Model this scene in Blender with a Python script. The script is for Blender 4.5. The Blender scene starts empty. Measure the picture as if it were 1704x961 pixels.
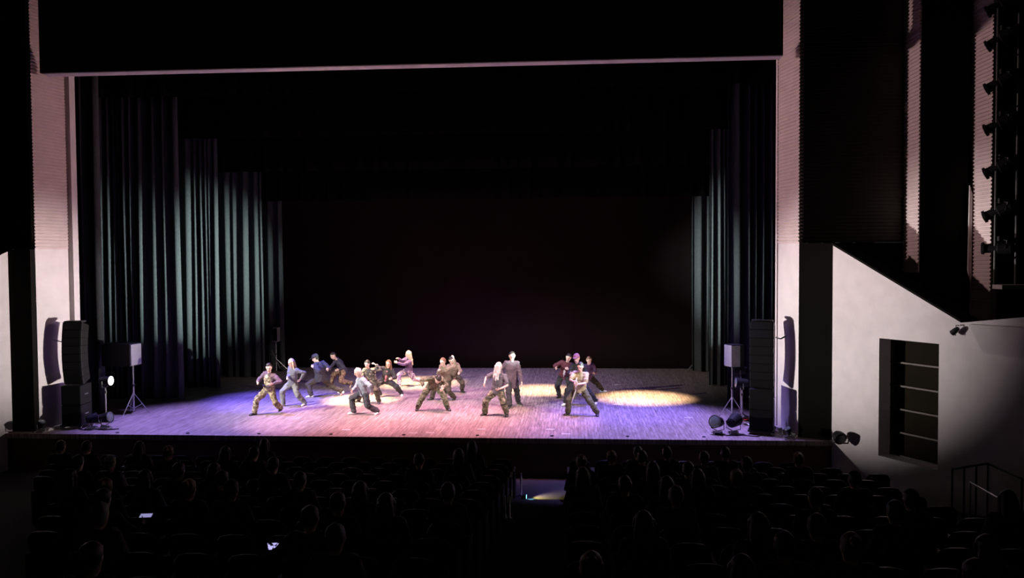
import bpy, bmesh, math, random
from mathutils import Vector, Matrix, noise
V = Vector
random.seed(7)
scene = bpy.context.scene
col = scene.collection
R = math.radians

# ------------------------------------------------------------------ camera
cam_d = bpy.data.cameras.new('camera')
cam_d.sensor_width = 36.0
cam_d.lens = 36.0 * 1380.0 / 1704.0
cam_d.clip_end = 200
cam = bpy.data.objects.new('camera', cam_d)
col.objects.link(cam)
cam.matrix_world = (Matrix.Translation((3.9, -20.05, 4.3)) @ Matrix.Rotation(math.atan(102 / 1380), 4, 'Z')
                    @ Matrix.Rotation(R(88.0), 4, 'X') @ Matrix.Rotation(-0.0066, 4, 'Z'))
scene.camera = cam

# ------------------------------------------------------------------ world, exposure
world = bpy.data.worlds.new('world')
scene.world = world
world.use_nodes = True
world.node_tree.nodes['Background'].inputs[0].default_value = (0.6, 0.55, 0.5, 1)
world.node_tree.nodes['Background'].inputs[1].default_value = 0.007
scene.view_settings.view_transform = 'Standard'
scene.view_settings.look = 'None'
scene.view_settings.exposure = 0.0
scene.view_settings.gamma = 1.0
scene.view_settings.use_curve_mapping = False


# ------------------------------------------------------------------ lamps of the stage
def spot(name, src, tgt, radius, E, color, blend=0.8, size=0.12, stretch=1.0):
    """a spotlight that gives irradiance E on a surface facing it at tgt, over a disc of the given radius"""
    src, tgt = V(src), V(tgt)
    d = (tgt - src).length
    L = bpy.data.lights.new(name, 'SPOT')
    L.spot_size = 2 * math.atan(radius / d)
    L.spot_blend = blend
    L.energy = E * 4 * math.pi * d * d
    L.color = color
    L.shadow_soft_size = size
    o = bpy.data.objects.new(name, L)
    o.location = src
    o.rotation_euler = (tgt - src).to_track_quat('-Z', 'Y').to_euler()
    o.scale = (stretch, 1, 1)
    col.objects.link(o)
    return o


PINK, VIOLET, BLUE, WARM = (1, .44, .59), (.42, .29, 1), (.15, .12, 1), (1, .71, .40)
# first bar, just behind the header: pink wash over the middle of the stage
spot('pink_wash', (-3.5, 1.0, 9.4), (-2.5, 1.9, 0), 3.1, 5.6, PINK)
spot('pink_wash', (-0.2, 1.0, 9.4), (0.0, 1.7, 0), 3.2, 5.6, PINK)
spot('pink_wash', (2.6, 1.0, 9.4), (2.2, 1.8, 0), 2.9, 4.6, PINK)
spot('pink_wash', (0.0, 3.0, 9.2), (-0.4, 5.0, 0), 3.6, 3.8, (1, .40, .72))
# violet and blue from the second bar
spot('violet_wash', (-7.0, 2.0, 9.0), (-6.0, 1.6, 0), 4.0, 8.5, (.34, .26, 1))
spot('violet_wash', (6.4, 2.0, 9.0), (5.8, 1.2, 0), 4.3, 9.5, (.37, .29, 1))
spot('blue_wash', (-5.5, 4.5, 8.9), (-5.3, 4.9, 0), 2.6, 11.0, BLUE)
spot('blue_wash', (5.2, 4.5, 8.9), (5.2, 3.6, 0), 2.8, 7.0, BLUE)
spot('violet_wash', (0.0, 7.6, 8.2), (0.2, 8.2, 0), 9.0, 2.7, (.42, .24, 1), 1.0)
# warm narrow pools
spot('warm_pool', (-3.5, 4.4, 8.9), (-2.72, 5.15, 0), 1.4, 31.0, WARM, 1.0)
spot('warm_pool', (-2.0, 7.4, 8.2), (-1.60, 8.7, 0), 1.9, 26.0, WARM, 1.0)
spot('warm_pool', (2.4, 5.2, 8.9), (2.75, 7.2, 0), 1.5, 24.0, WARM, 1.0)
spot('warm_pool', (6.4, 5.0, 8.9), (6.05, 5.75, 0), 1.75, 26.0, WARM, 1.0)
# white front light on the dancers from the hall's front side positions
spot('front_side_light', (-11.3, -4.6, 7.2), (-2.4, 4.2, 1.1), 4.6, 6.0, (1, .95, .90), 1.0)
spot('front_side_light', (11.0, -4.6, 7.6), (1.8, 4.2, 1.1), 3.6, 3.4, (1, .90, .84), 1.0)
spot('front_key', (0.5, 0.7, 9.4), (0.2, 4.4, 1.0), 4.4, 1.6, (1, .82, .84))
# side lamps in the wings (fixtures stand in the scene, bar the last), shining across the stage
spot('side_lamp', (-8.44, 1.34, 1.14), (9.3, -.1, 2.75), 3.4, 3.7, (1, .91, .90), 1.0, .07)
spot('side_lamp', (8.0, 1.75, 1.12), (-9.6, 0.6, 2.9), 3.4, 3.3, (1, .90, .88), 1.0, .07)
spot('side_lamp', (8.0, 1.95, 1.4), (-8.9, 7.4, 4.0), 3.4, 13.0, (.78, 1, .97), 1.0, .05, 1.5)
spot('side_lamp', (-8.44, 1.6, 1.4), (9.2, 8.6, 4.0), 3.4, 10.0, (.84, 1, .99), 1.0, .05, 1.5)  # second left beam added for the right-hand legs, has no fixture
# unseen fill spots added to brighten the proscenium sides and upper walls
spot('proscenium_fill', (-8.4, 1.6, 8.7), (10.3, 0.0, 7.2), 5.2, 0.9, (1, .68, .68), 1.0, .15)
spot('proscenium_fill', (7.6, 1.6, 6.6), (-9.7, 0.6, 7.0), 5.5, 0.60, (1, .64, .62), 1.0, .15)


# ------------------------------------------------------------------ materials
def mat(name, c, rough=.7, var=.15, scale=8.0, bump=0.0, bscale=60.0, metal=0.0, sheen=0.0, stretch=(1, 1, 1), spec=.5, c2=None, coords='Object'):
    m = bpy.data.materials.new(name)
    m.use_nodes = True
    nt = m.node_tree
    n, l = nt.nodes, nt.links
    b = n['Principled BSDF']
    b.inputs['Roughness'].default_value = rough
    b.inputs['Metallic'].default_value = metal
    b.inputs['Specular IOR Level'].default_value = spec
    if sheen:
        b.inputs['Sheen Weight'].default_value = sheen
    tc = n.new('ShaderNodeTexCoord')
    mp = n.new('ShaderNodeMapping')
    mp.inputs['Scale'].default_value = stretch
    l.new(tc.outputs[coords], mp.inputs[0])
    nz = n.new('ShaderNodeTexNoise')
    nz.inputs['Scale'].default_value = scale
    nz.inputs['Detail'].default_value = 6
    l.new(mp.outputs[0], nz.inputs[0])
    rp = n.new('ShaderNodeValToRGB')
    rp.color_ramp.elements[0].position = .3
    rp.color_ramp.elements[1].position = .7
    lo = [v * (1 - var) for v in c]
    hi = [min(1, v * (1 + var)) for v in (c2 or c)]
    rp.color_ramp.elements[0].color = (*lo, 1)
    rp.color_ramp.elements[1].color = (*hi, 1)
    l.new(nz.outputs[0], rp.inputs[0])
    l.new(rp.outputs[0], b.inputs['Base Color'])
    if bump:
        n2 = n.new('ShaderNodeTexNoise')
        n2.inputs['Scale'].default_value = bscale
        l.new(mp.outputs[0], n2.inputs[0])
        bp = n.new('ShaderNodeBump')
        bp.inputs['Strength'].default_value = bump
        bp.inputs['Distance'].default_value = .01
        l.new(n2.outputs[0], bp.inputs['Height'])
        l.new(bp.outputs[0], b.inputs['Normal'])
    return m


def camo(name, cols, scale=9.0):
    m = bpy.data.materials.new(name)
    m.use_nodes = True
    nt = m.node_tree
    n, l = nt.nodes, nt.links
    b = n['Principled BSDF']
    b.inputs['Roughness'].default_value = .85
    tc = n.new('ShaderNodeTexCoord')
    nz = n.new('ShaderNodeTexNoise')
    nz.inputs['Scale'].default_value = scale
    nz.inputs['Detail'].default_value = 2.5
    l.new(tc.outputs['Object'], nz.inputs[0])
    rp = n.new('ShaderNodeValToRGB')
    rp.color_ramp.interpolation = 'CONSTANT'
    el = rp.color_ramp.elements
    el[0].position = 0
    el[0].color = (*cols[0], 1)
    el[1].position = .42
    el[1].color = (*cols[1], 1)
    for p, c in zip((.5, .58), cols[2:]):
        e = el.new(p)
        e.color = (*c, 1)
    l.new(nz.outputs[0], rp.inputs[0])
    l.new(rp.outputs[0], b.inputs['Base Color'])
    return m


def glow(name, c, s):
    m = bpy.data.materials.new(name)
    m.use_nodes = True
    b = m.node_tree.nodes['Principled BSDF']
    b.inputs['Base Color'].default_value = (.8, .8, .8, 1)
    b.inputs['Emission Color'].default_value = (*c, 1)
    b.inputs['Emission Strength'].default_value = s
    return m


def wood_floor():
    m = bpy.data.materials.new('stage_boards')
    m.use_nodes = True
    nt = m.node_tree
    n, l = nt.nodes, nt.links
    b = n['Principled BSDF']
    tc = n.new('ShaderNodeTexCoord')
    br = n.new('ShaderNodeTexBrick')           # boards running up and down stage
    rot = n.new('ShaderNodeMapping')
    rot.inputs['Rotation'].default_value = (0, 0, R(90))
    l.new(tc.outputs['Object'], rot.inputs[0])
    l.new(rot.outputs[0], br.inputs['Vector'])
    br.inputs['Scale'].default_value = 1.0
    br.inputs['Brick Width'].default_value = 2.4
    br.inputs['Row Height'].default_value = .085
    br.inputs['Mortar Size'].default_value = .004
    br.inputs['Color1'].default_value = (.30, .235, .215, 1)
    br.inputs['Color2'].default_value = (.40, .315, .285, 1)
    br.inputs['Mortar'].default_value = (.17, .12, .10, 1)
    mp = n.new('ShaderNodeMapping')
    mp.inputs['Scale'].default_value = (22, 1.6, 1)
    l.new(tc.outputs['Object'], mp.inputs[0])
    nz = n.new('ShaderNodeTexNoise')           # scuffs along the boards
    nz.inputs['Scale'].default_value = 1.0
    nz.inputs['Detail'].default_value = 8
    nz.inputs['Roughness'].default_value = .75
    l.new(mp.outputs[0], nz.inputs[0])
    rp = n.new('ShaderNodeValToRGB')
    rp.color_ramp.elements[0].position = .36
    rp.color_ramp.elements[0].color = (.45, .43, .43, 1)
    rp.color_ramp.elements[1].position = .66
    rp.color_ramp.elements[1].color = (1.5, 1.52, 1.54, 1)
    l.new(nz.outputs[0], rp.inputs[0])
    mx = n.new('ShaderNodeMix')
    mx.data_type = 'RGBA'
    mx.blend_type = 'MULTIPLY'
    mx.inputs[0].default_value = 1
    l.new(br.outputs['Color'], mx.inputs[6])
    l.new(rp.outputs[0], mx.inputs[7])
    l.new(mx.outputs[2], b.inputs['Base Color'])
    b.inputs['Roughness'].default_value = .42
    b.inputs['Specular IOR Level'].default_value = .35
    bp = n.new('ShaderNodeBump')
    bp.inputs['Strength'].default_value = .25
    bp.inputs['Distance'].default_value = .004
    l.new(nz.outputs[0], bp.inputs['Height'])
    l.new(bp.outputs[0], b.inputs['Normal'])
    return m


M = dict(
    boards=wood_floor(),
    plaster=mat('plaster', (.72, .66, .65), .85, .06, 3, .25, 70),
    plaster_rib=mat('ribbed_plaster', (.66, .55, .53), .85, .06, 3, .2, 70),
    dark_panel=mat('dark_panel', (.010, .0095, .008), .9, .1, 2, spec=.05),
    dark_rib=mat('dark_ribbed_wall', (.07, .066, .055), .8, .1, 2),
    header=mat('header_paint', (.10, .10, .085), .9, .08, 1.5),
    apron=mat('apron_wood', (.10, .045, .02), .55, .25, 3, stretch=(1, 1, 8)),
    carpet=mat('carpet', (.012, .008, .008), .95, .2, 40, .3, 200),
    velvet=mat('black_velvet', (.055, .060, .061), .95, .12, 14, .1, 90, sheen=.1, spec=.1),
    border=mat('border_velvet', (.004, .004, .004), .95, .1, 8, spec=.02),
    screen=mat('dark_screen', (.014, .008, .0085), .9, .1, .6, spec=.05),
    black=mat('black_paint', (.008, .008, .009), .6, .15, 30, spec=.25),
    black_gloss=mat('black_plastic', (.02, .02, .022), .28, .1, 30),
    grille=mat('speaker_grille', (.008, .008, .008), .7, .35, 180, .5, 400, spec=.15),
    cab=mat('speaker_cabinet', (.013, .0125, .011), .6, .15, 40, .2, 300, spec=.2),
    grey_lit_cab=mat('grey_and_lit_cabinet', (.33, .32, .31), .5, .1, 20),  # own grey of the far speaker; painted light on the two tripod speakers
    steel=mat('steel_tube', (.62, .62, .62), .32, .05, 10, metal=.85),
    darksteel=mat('dark_steel', (.07, .07, .07), .4, .1, 20, metal=.6),
    white=mat('white_plastic', (.8, .78, .76), .5, .05, 20),
    lens=mat('dark_lens', (.12, .13, .16), .08, .1, 20, spec=1.0),
    lamp_on=glow('lit_lens', (1, .97, .92), 14),
    window_frame=mat('window_frame', (.05, .034, .015), .6, .15, 20),
    pane=mat('window_pane', (.009, .0065, .003), .8, .2, 3, spec=.05),
    seat_cloth=mat('seat_cloth', (.012, .006, .006), .9, .2, 60),
    seat_shell=mat('seat_shell', (.012, .009, .008), .5, .2, 12, spec=.25),
    red=mat('red_rubber', (.55, .04, .03), .5, .1, 20),
    tape=mat('pale_tape', (.75, .75, .78), .6, .05, 20),
)


# ------------------------------------------------------------------ object helpers
def tag(o, label=None, cat=None, group=None, kind=None):
    if label: o['label'] = label
    if cat: o['category'] = cat
    if group: o['group'] = group
    if kind: o['kind'] = kind
    return o


def empty(name, loc, label=None, cat=None, group=None, rz=0):
    o = bpy.data.objects.new(name, None)
    o.empty_display_size = .1
    o.location = loc
    o.rotation_euler = (0, 0, rz)
    col.objects.link(o)
    return tag(o, label, cat, group)


def build(name, bm, m, parent=None, smooth=False):
    me = bpy.data.meshes.new(name)
    bmesh.ops.recalc_face_normals(bm, faces=bm.faces)
    bm.to_mesh(me)
    bm.free()
    me.materials.append(m)
    if smooth:
        me.shade_smooth()
    o = bpy.data.objects.new(name, me)
    col.objects.link(o)
    o.parent = parent
    return o


def clone(o, parent=None):
    c = o.copy()
    col.objects.link(c)
    if parent: c.parent = parent
    for ch in list(o.children):
        clone(ch, c)
    return c


def box(bm, lo, hi, mtx=None, bev=0.0):
    x0, y0, z0 = lo
    x1, y1, z1 = hi
    vs = [bm.verts.new(p) for p in ((x0, y0, z0), (x1, y0, z0), (x1, y1, z0), (x0, y1, z0), (x0, y0, z1), (x1, y0, z1), (x1, y1, z1), (x0, y1, z1))]
    fs = [bm.faces.new([vs[i] for i in f]) for f in ((0, 3, 2, 1), (4, 5, 6, 7), (0, 1, 5, 4), (1, 2, 6, 5), (2, 3, 7, 6), (3, 0, 4, 7))]
    if bev:
        es = list({e for f in fs for e in f.edges})
        r = bmesh.ops.bevel(bm, geom=es, offset=bev, segments=2, affect='EDGES', profile=.6)
        vs = list({v for f in r['faces'] for v in f.verts} | {v for v in vs if v.is_valid})
    if mtx is not None:
        bmesh.ops.transform(bm, matrix=mtx, verts=[v for v in vs if v.is_valid])
    return vs


def NB(): return bmesh.new()


def boxo(name, lo, hi, m, parent=None, mtx=None, bev=0.0):
    bm = NB()
    box(bm, lo, hi, mtx, bev)
    return build(name, bm, m, parent)


def frame_of(d):
    d = d.normalized()
    a = V((0, 0, 1)) if abs(d.z) < .9 else V((0, 1, 0))
    s = d.cross(a).normalized()
    return s, s.cross(d).normalized()


def rings(bm, rr, seg=12, cap=True):
    """rr: (centre, side, fwd, half width, half depth) lofted into a closed skin"""
    prev = None
    first = last = None
    for c, s, f, hw, hd in rr:
        ring = [bm.verts.new(c + s * (hw * math.cos(2 * math.pi * k / seg)) + f * (hd * math.sin(2 * math.pi * k / seg))) for k in range(seg)]
        if prev:
            for k in range(seg):
                bm.faces.new((prev[k], prev[(k + 1) % seg], ring[(k + 1) % seg], ring[k]))
        else:
            first = ring
        prev = last = ring
    if cap:
        bm.faces.new(list(reversed(first)))
        bm.faces.new(last)


def tube(bm, a, b, ra, rb=None, seg=10):
    a, b = V(a), V(b)
    rb = ra if rb is None else rb
    s, f = frame_of(b - a)
    rings(bm, [(a, s, f, ra, ra), (b, s, f, rb, rb)], seg)


def path(bm, pts, r, seg=6):
    pts = [V(p) for p in pts]
    rr = []
    for i, p in enumerate(pts):
        d = pts[min(i + 1, len(pts) - 1)] - pts[max(i - 1, 0)]
        s, f = frame_of(d)
        rr.append((p, s, f, r, r))
    rings(bm, rr, seg)


def capsule(bm, a, b, ra, rb, seg=12, flat=1.0, side=None):
    """tapered limb with round ends"""
    a, b = V(a), V(b)
    d = (b - a)
    if d.length < 1e-5:
        d = V((0, 0, 1e-4))
    u = d.normalized()
    s, f = frame_of(d)
    if side is not None:
        s = (side - u * side.dot(u)).normalized()
        f = s.cross(u)
    rr = []
    for t in (85, 60, 30, 0):
        rr.append((a - u * ra * math.sin(R(t)), s, f, ra * math.cos(R(t)), flat * ra * math.cos(R(t))))
    for t in (0, 30, 60, 85):
        rr.append((b + u * rb * math.sin(R(t)), s, f, rb * math.cos(R(t)), flat * rb * math.cos(R(t))))
    rings(bm, rr, seg)


def lathe(bm, a, d, prof, seg=16):
    """prof: (distance along d, radius)"""
    a, d = V(a), V(d).normalized()
    s, f = frame_of(d)
    rings(bm, [(a + d * t, s, f, r, r) for t, r in prof], seg)


def prism(bm, poly, off):
    """closed polygon of 3-D points pushed along off"""
    a = [bm.verts.new(V(p)) for p in poly]
    b = [bm.verts.new(V(p) + V(off)) for p in poly]
    bm.faces.new(list(reversed(a)))
    bm.faces.new(b)
    for i in range(len(a)):
        j = (i + 1) % len(a)
        bm.faces.new((a[i], a[j], b[j], b[i]))
# ------------------------------------------------------------------ the setting
def structure(o, label):
    return tag(o, label, None, None, 'structure')


sf = boxo('floor', (-14, -.2, -.12), (14, 14, 0), M['boards'])
structure(sf, 'scuffed wooden stage floor under pink and violet light')
for k in range(-2, 7):
    bm = NB()
    lathe(bm, (-3.95 + 1.83 * k, .02 + .016 * k, 0), (0, 0, 1), [(0, .045), (.012, .045), (.02, .03)], 10)
    build('floor_socket', bm, M['black'], sf)
for x, y in ((-1.9, .62), (-.1, .3), (.32, .35), (1.55, .85), (3.3, .9), (5.2, 4.6), (3.7, .35), (7.0, 2.6), (5.4, 8.5)):
    boxo('tape_mark', (x - .11, y - .03, 0), (x + .11, y + .03, .003), M['tape'], sf)
wf = boxo('wall_stage_front', (-11.5, -.16, -1.1), (11, .1, -.12), M['apron'])
structure(wf, 'dark brown front of the stage above the stalls')


def zfloor(y):
    return -.95 + .144 * max(0.0, -y - 2.0)


bm = NB()
prism(bm, [(-24, 0, -.95), (-24, -2, -.95), (-24, -30, zfloor(-30)), (-24, -30, -2), (-24, 0, -2)], (48, 0, 0))
structure(build('floor', bm, M['carpet']), 'dark raked floor of the auditorium stalls')
structure(boxo('wall_back', (-14, 14, -.1), (14, 14.3, 14), M['border']), 'black rear wall of the stage')
structure(boxo('wall_stage_left', (-14.3, 1.7, -.1), (-14, 14.3, 14), M['border']), 'black side wall beyond the left wings')
structure(boxo('wall_stage_right', (14, 1.7, -.1), (14.3, 14.3, 14), M['border']), 'black side wall beyond the right wings')
structure(boxo('ceiling', (-24, -30, 14), (24, 14.3, 14.3), M['border']), 'dark ceiling high over hall and stage')


def ribbed(bm, p0, p1, z0, z1, pitch=.085, depth=.022, thick=.12):
    """upright slab between two plan points, horizontal ribs on its face; the face looks to the right of p0->p1"""
    p0, p1 = V((*p0, 0)), V((*p1, 0))
    d = (p1 - p0).normalized()
    n = V((d.y, -d.x, 0))
    n_r = int((z1 - z0) / pitch)
    prof = [(-thick, z0)]
    for k in range(n_r):
        z = z0 + k * pitch
        prof += [(0, z), (0, z + pitch * .45), (depth, z + pitch * .55), (depth, z + pitch * .9)]
    prof += [(0, z0 + n_r * pitch), (0, z1), (-thick, z1)]
    prism(bm, [p0 + n * o + V((0, 0, z)) for o, z in prof], p1 - p0)


def plain(bm, p0, p1, z0, z1, thick=.12):
    p0, p1 = V((*p0, 0)), V((*p1, 0))
    d = (p1 - p0).normalized()
    n = V((d.y, -d.x, 0))
    prism(bm, [p0 + V((0, 0, z0)), p1 + V((0, 0, z0)), p1 + V((0, 0, z1)), p0 + V((0, 0, z1))], n * -thick)


ZR = 4.65
# proscenium: right side (seen face looks left), left side (seen face looks right)
bm = NB(); plain(bm, (9.05, 1.3), (9.28, .22), 0, ZR)
structure(build('wall_proscenium_right_lower', bm, M['plaster']), 'pale smooth plaster side of the stage opening, right, below the ribs')
bm = NB(); ribbed(bm, (9.05, 1.3), (9.28, .22), ZR, 14)
structure(build('wall_proscenium_right_upper', bm, M['plaster_rib']), 'pale pink ribbed side of the stage opening, right, above head height')
bm = NB(); plain(bm, (-9.82, .22), (-9.62, 1.3), 0, ZR)
structure(build('wall_proscenium_left_lower', bm, M['plaster']), 'pale smooth plaster side of the stage opening, left, below the ribs')
bm = NB(); ribbed(bm, (-9.82, .22), (-9.62, 1.3), ZR, 14)
structure(build('wall_proscenium_left_upper', bm, M['plaster_rib']), 'pale pink ribbed side of the stage opening, left, above head height')
structure(boxo('trim_1', (-9.68, 1.33, 0), (-9.5, 1.58, 14), M['plaster']), 'narrow pale upright edging the stage opening on the left')
structure(boxo('trim_2', (9.03, 1.33, 0), (9.15, 1.5, 14), M['plaster']), 'narrow pale upright edging the stage opening on the right')
# dark front piers
structure(boxo('wall_pier_left', (-10.54, .05, -.0), (-9.84, .3, ZR), M['dark_panel']), 'dark front pier left of the stage opening')
bm = NB(); plain(bm, (9.29, .18), (10.0, -.12), 0, ZR, .2)
structure(build('wall_pier_right', bm, M['dark_panel']), 'dark front pier right of the stage opening')
# header over the opening
hd = structure(boxo('wall_header', (-9.42, 0, 9.06), (8.83, .1, 14), M['header']), 'dark front of the header above the stage opening')
structure(boxo('trim_3', (-9.44, .1, 9.06), (8.85, .45, 9.30), M['plaster']), 'pale underside strip of the header above the stage opening')
# saw-tooth upper walls, right
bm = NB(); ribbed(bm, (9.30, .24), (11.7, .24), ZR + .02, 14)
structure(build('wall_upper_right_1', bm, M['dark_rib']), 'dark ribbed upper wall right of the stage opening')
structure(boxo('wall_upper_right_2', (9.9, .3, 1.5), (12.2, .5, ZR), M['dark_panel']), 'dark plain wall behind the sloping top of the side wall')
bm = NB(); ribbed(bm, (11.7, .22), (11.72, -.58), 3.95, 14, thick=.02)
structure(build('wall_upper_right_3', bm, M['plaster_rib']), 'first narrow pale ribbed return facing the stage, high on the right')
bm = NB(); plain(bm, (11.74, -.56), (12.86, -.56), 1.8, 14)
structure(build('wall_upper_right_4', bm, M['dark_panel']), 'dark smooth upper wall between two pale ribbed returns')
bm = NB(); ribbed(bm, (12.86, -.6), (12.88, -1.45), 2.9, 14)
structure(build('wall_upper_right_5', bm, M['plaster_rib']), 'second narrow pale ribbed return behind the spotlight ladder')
bm = NB(); prism(bm, [(12.74, -.72, 4.0), (12.82, -.72, 3.6), (12.82, -.72, 5.7), (12.76, -.72, 5.9)], (0, .04, 0))
structure(build('trim_4', bm, M['plaster']), 'thin pale upright sheet left of the second ribbed return')
bm = NB(); plain(bm, (12.9, -1.2), (26, -1.2), 1.5, 14)
structure(build('wall_upper_right_6', bm, M['border']), 'black recess that holds the spotlight ladder')
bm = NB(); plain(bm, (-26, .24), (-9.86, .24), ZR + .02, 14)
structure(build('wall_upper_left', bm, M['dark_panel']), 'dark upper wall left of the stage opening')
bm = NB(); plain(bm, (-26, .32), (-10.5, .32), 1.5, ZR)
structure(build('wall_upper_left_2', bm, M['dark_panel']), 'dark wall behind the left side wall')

# splayed side walls: s along the wall from the stage corner, z up
WR0, WRD, WRN = V((9.95, -.17, 0)), V((.503, -.864, 0)).normalized(), V((.864, .503, 0)).normalized()
WL0, WLD, WLN = V((-10.36, -.05, 0)), V((-.503, -.864, 0)).normalized(), V((-.864, .503, 0)).normalized()


def ztop(s):
    return 4.6 - .49 * s if s < 3.27 else 3.0


def wallpt(s, z, o=0.0, side=1):
    w0, wd, wn = (WR0, WRD, WRN) if side > 0 else (WL0, WLD, WLN)
    return w0 + wd * s + wn * o + V((0, 0, z))


S0, S1, Z0, Z1, DEP = 1.315, 2.775, -.07, 2.53, .5
for side in (1, -1):
    wn = WRN if side > 0 else WLN
    bm = NB()
    spans = [(0, S0, None), (S0, S1, 'hole'), (S1, 3.27, None), (3.27, 24, None)] if side > 0 else [(0, 3.27, None), (3.27, 24, None)]
    for a, b, hole in spans:
        if hole:
            prism(bm, [wallpt(a, Z1), wallpt(b, Z1), wallpt(b, ztop(b)), wallpt(a, ztop(a))], wn * DEP)
            prism(bm, [wallpt(a, -1.3), wallpt(b, -1.3), wallpt(b, Z0), wallpt(a, Z0)], wn * DEP)
        else:
            zb = -1.3 if a < 3 else -1.3
            prism(bm, [wallpt(a, zb, 0, side), wallpt(b, zb, 0, side), wallpt(b, ztop(b - .001) if b < 4 else 6, 0, side), wallpt(a, ztop(a + .001), 0, side)], wn * DEP)
    structure(build('wall_right' if side > 0 else 'wall_left', bm, M['plaster']),
              'pale plaster side wall with a sloping top and a window, right of the stage' if side > 0 else 'pale plaster side wall at the far left of the stage')
# thin dark coping along the sloping top
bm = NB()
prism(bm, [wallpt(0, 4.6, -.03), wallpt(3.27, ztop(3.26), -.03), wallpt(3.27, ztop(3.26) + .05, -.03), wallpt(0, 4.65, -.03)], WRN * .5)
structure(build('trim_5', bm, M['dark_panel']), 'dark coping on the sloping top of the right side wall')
# proud upper band further along
bm = NB()
prism(bm, [wallpt(3.45, 2.98, -.06), wallpt(3.75, 2.44, -.06), wallpt(9, 2.30, -.06), wallpt(9, 3.05, -.06)], WRN * .06)
structure(build('trim_6', bm, M['plaster']), 'slightly proud plaster band high on the right side wall')
# upright joint line
# window of five stacked panes set deep in the wall
win = empty('window_1', wallpt((S0 + S1) / 2, Z0, DEP - .12))
tag(win, 'tall window of five dark stacked panes deep in the right side wall', None, None, 'structure')
wm = Matrix.Translation(-win.location)
bm = NB()
for s_, w_ in ((S0 + .02, .03), (S1 - .10, .035), (S1 - .01, .02)):
    prism(bm, [wallpt(s_ - w_, Z0, DEP - .14), wallpt(s_ + w_, Z0, DEP - .14), wallpt(s_ + w_, Z1, DEP - .14), wallpt(s_ - w_, Z1, DEP - .14)], WRN * .06)
ZB = [Z1 - .02 - (Z1 - Z0 - .03) * k / 5 for k in range(6)]
for z_ in ZB:
    prism(bm, [wallpt(S0, z_ - .018, DEP - .15), wallpt(S1, z_ - .018, DEP - .15), wallpt(S1, z_ + .018, DEP - .15), wallpt(S0, z_ + .018, DEP - .15)], WRN * .06)
bm.transform(wm)
build('window_frame', bm, M['window_frame'], win)
for k in range(5):
    bm = NB()
    prism(bm, [wallpt(S0, ZB[k + 1], DEP - .08), wallpt(S1, ZB[k + 1], DEP - .08), wallpt(S1, ZB[k], DEP - .08), wallpt(S0, ZB[k], DEP - .08)], WRN * .02)
    bm.transform(wm)
    build('window_pane', bm, M['pane'], win)
# ledge and brace in the spotlight recess
structure(boxo('trim_7', (12.7, -2.3, 3.63), (15, -1.9, 3.72), M['plaster']), 'pale ledge at the foot of the spotlight recess')


# ------------------------------------------------------------------ stage drapes
def drape(name, x0, x1, y, z0, z1, folds, m, seed, label, group, amp=.095):
    rnd = random.Random(seed)
    nx = folds * 10
    # uneven pleats
    w = [rnd.choice((.5, .7, 1.0, 1.4, 2.1)) * rnd.uniform(.85, 1.15) for _ in range(folds)]
    tot = sum(w)
    us, ph = [], []
    acc = 0
    for f_ in range(folds):
        for k in range(10):
            us.append((acc + w[f_] * k / 10) / tot)
            ph.append((2 * math.pi * k / 10, w[f_]))
        acc += w[f_]
    us.append(1.0)
    ph.append((0, 1))
    zs = [0, .08, .3, .6, .85, 1]
    bm = NB()
    rows = []
    for zi, t in enumerate(zs):
        row = []
        for i, u in enumerate(us):
            a, ww = ph[i]
            sway = .05 * math.sin(3 * t + i * .13 + seed)
            yy = y + amp * min(ww, 1.3) * (1 - .35 * t) * (math.sin(a) + .3 * math.sin(2 * a + 1)) + sway * .5
            row.append(bm.verts.new((x0 + (x1 - x0) * u + sway * (1 - t) * .4, yy, z0 + (z1 - z0) * t)))
        rows.append(row)
    for a, b in zip(rows, rows[1:]):
        for i in range(len(us) - 1):
            bm.faces.new((a[i], a[i + 1], b[i + 1], b[i]))
    o = build(name, bm, m, None, True)
    sm = o.modifiers.new('thick', 'SOLIDIFY')
    sm.thickness = .012
    return tag(o, label, 'curtain', group)


LEG = 'black leg curtains masking the wings'
for a in ((-13.0, -9.62, 2.9, 14, 'first black leg curtain behind the left speaker stack'),
          (-12.5, -8.27, 4.9, 17, 'second black leg curtain at left, the widest with pale fold edges'),
          (-12.0, -8.12, 7.35, 15, 'third black leg curtain at left, behind the widest one'),
          (-12.0, -7.62, 10.0, 16, 'fourth black leg curtain at left, ends beside the farthest one'),
          (-11.5, -7.45, 11.7, 18, 'farthest black leg curtain at left, next to the dark backdrop'),
          (8.45, 12.0, 4.75, 14, 'front black leg curtain at right, behind the small upright speaker'),
          (8.50, 12.5, 8.3, 16, 'middle black leg curtain at right, with bright pale folds'),
          (8.42, 12.5, 11.9, 16, 'farthest black leg curtain at right, next to the dark backdrop')):
    x0, x1, y, n_, lab = a
    drape('leg_curtain', x0, x1, y, .03, 10.5, n_, M['velvet'], int(y * 10) + (3 if x0 > 0 else 0), lab, LEG)
for y, zb, lab in ((3.4, 9.1, 'front black border hung across the top of the stage'), (6.2, 8.3, 'second black border hung across the stage'),
                   (8.9, 7.5, 'third black border hung across the stage'), (11.2, 6.62, 'rear black border just above the dark backdrop')):
    o = drape('border_curtain', -13, 13, y, zb, 13.99, 40, M['border'], int(y * 7), lab, 'black borders over the stage', .07)
o = drape('backdrop', -11, 11, 12.75, .02, 12, 12, M['screen'], 5, 'wide dark red-brown backdrop closing the rear of the stage', None, .012)
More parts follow.
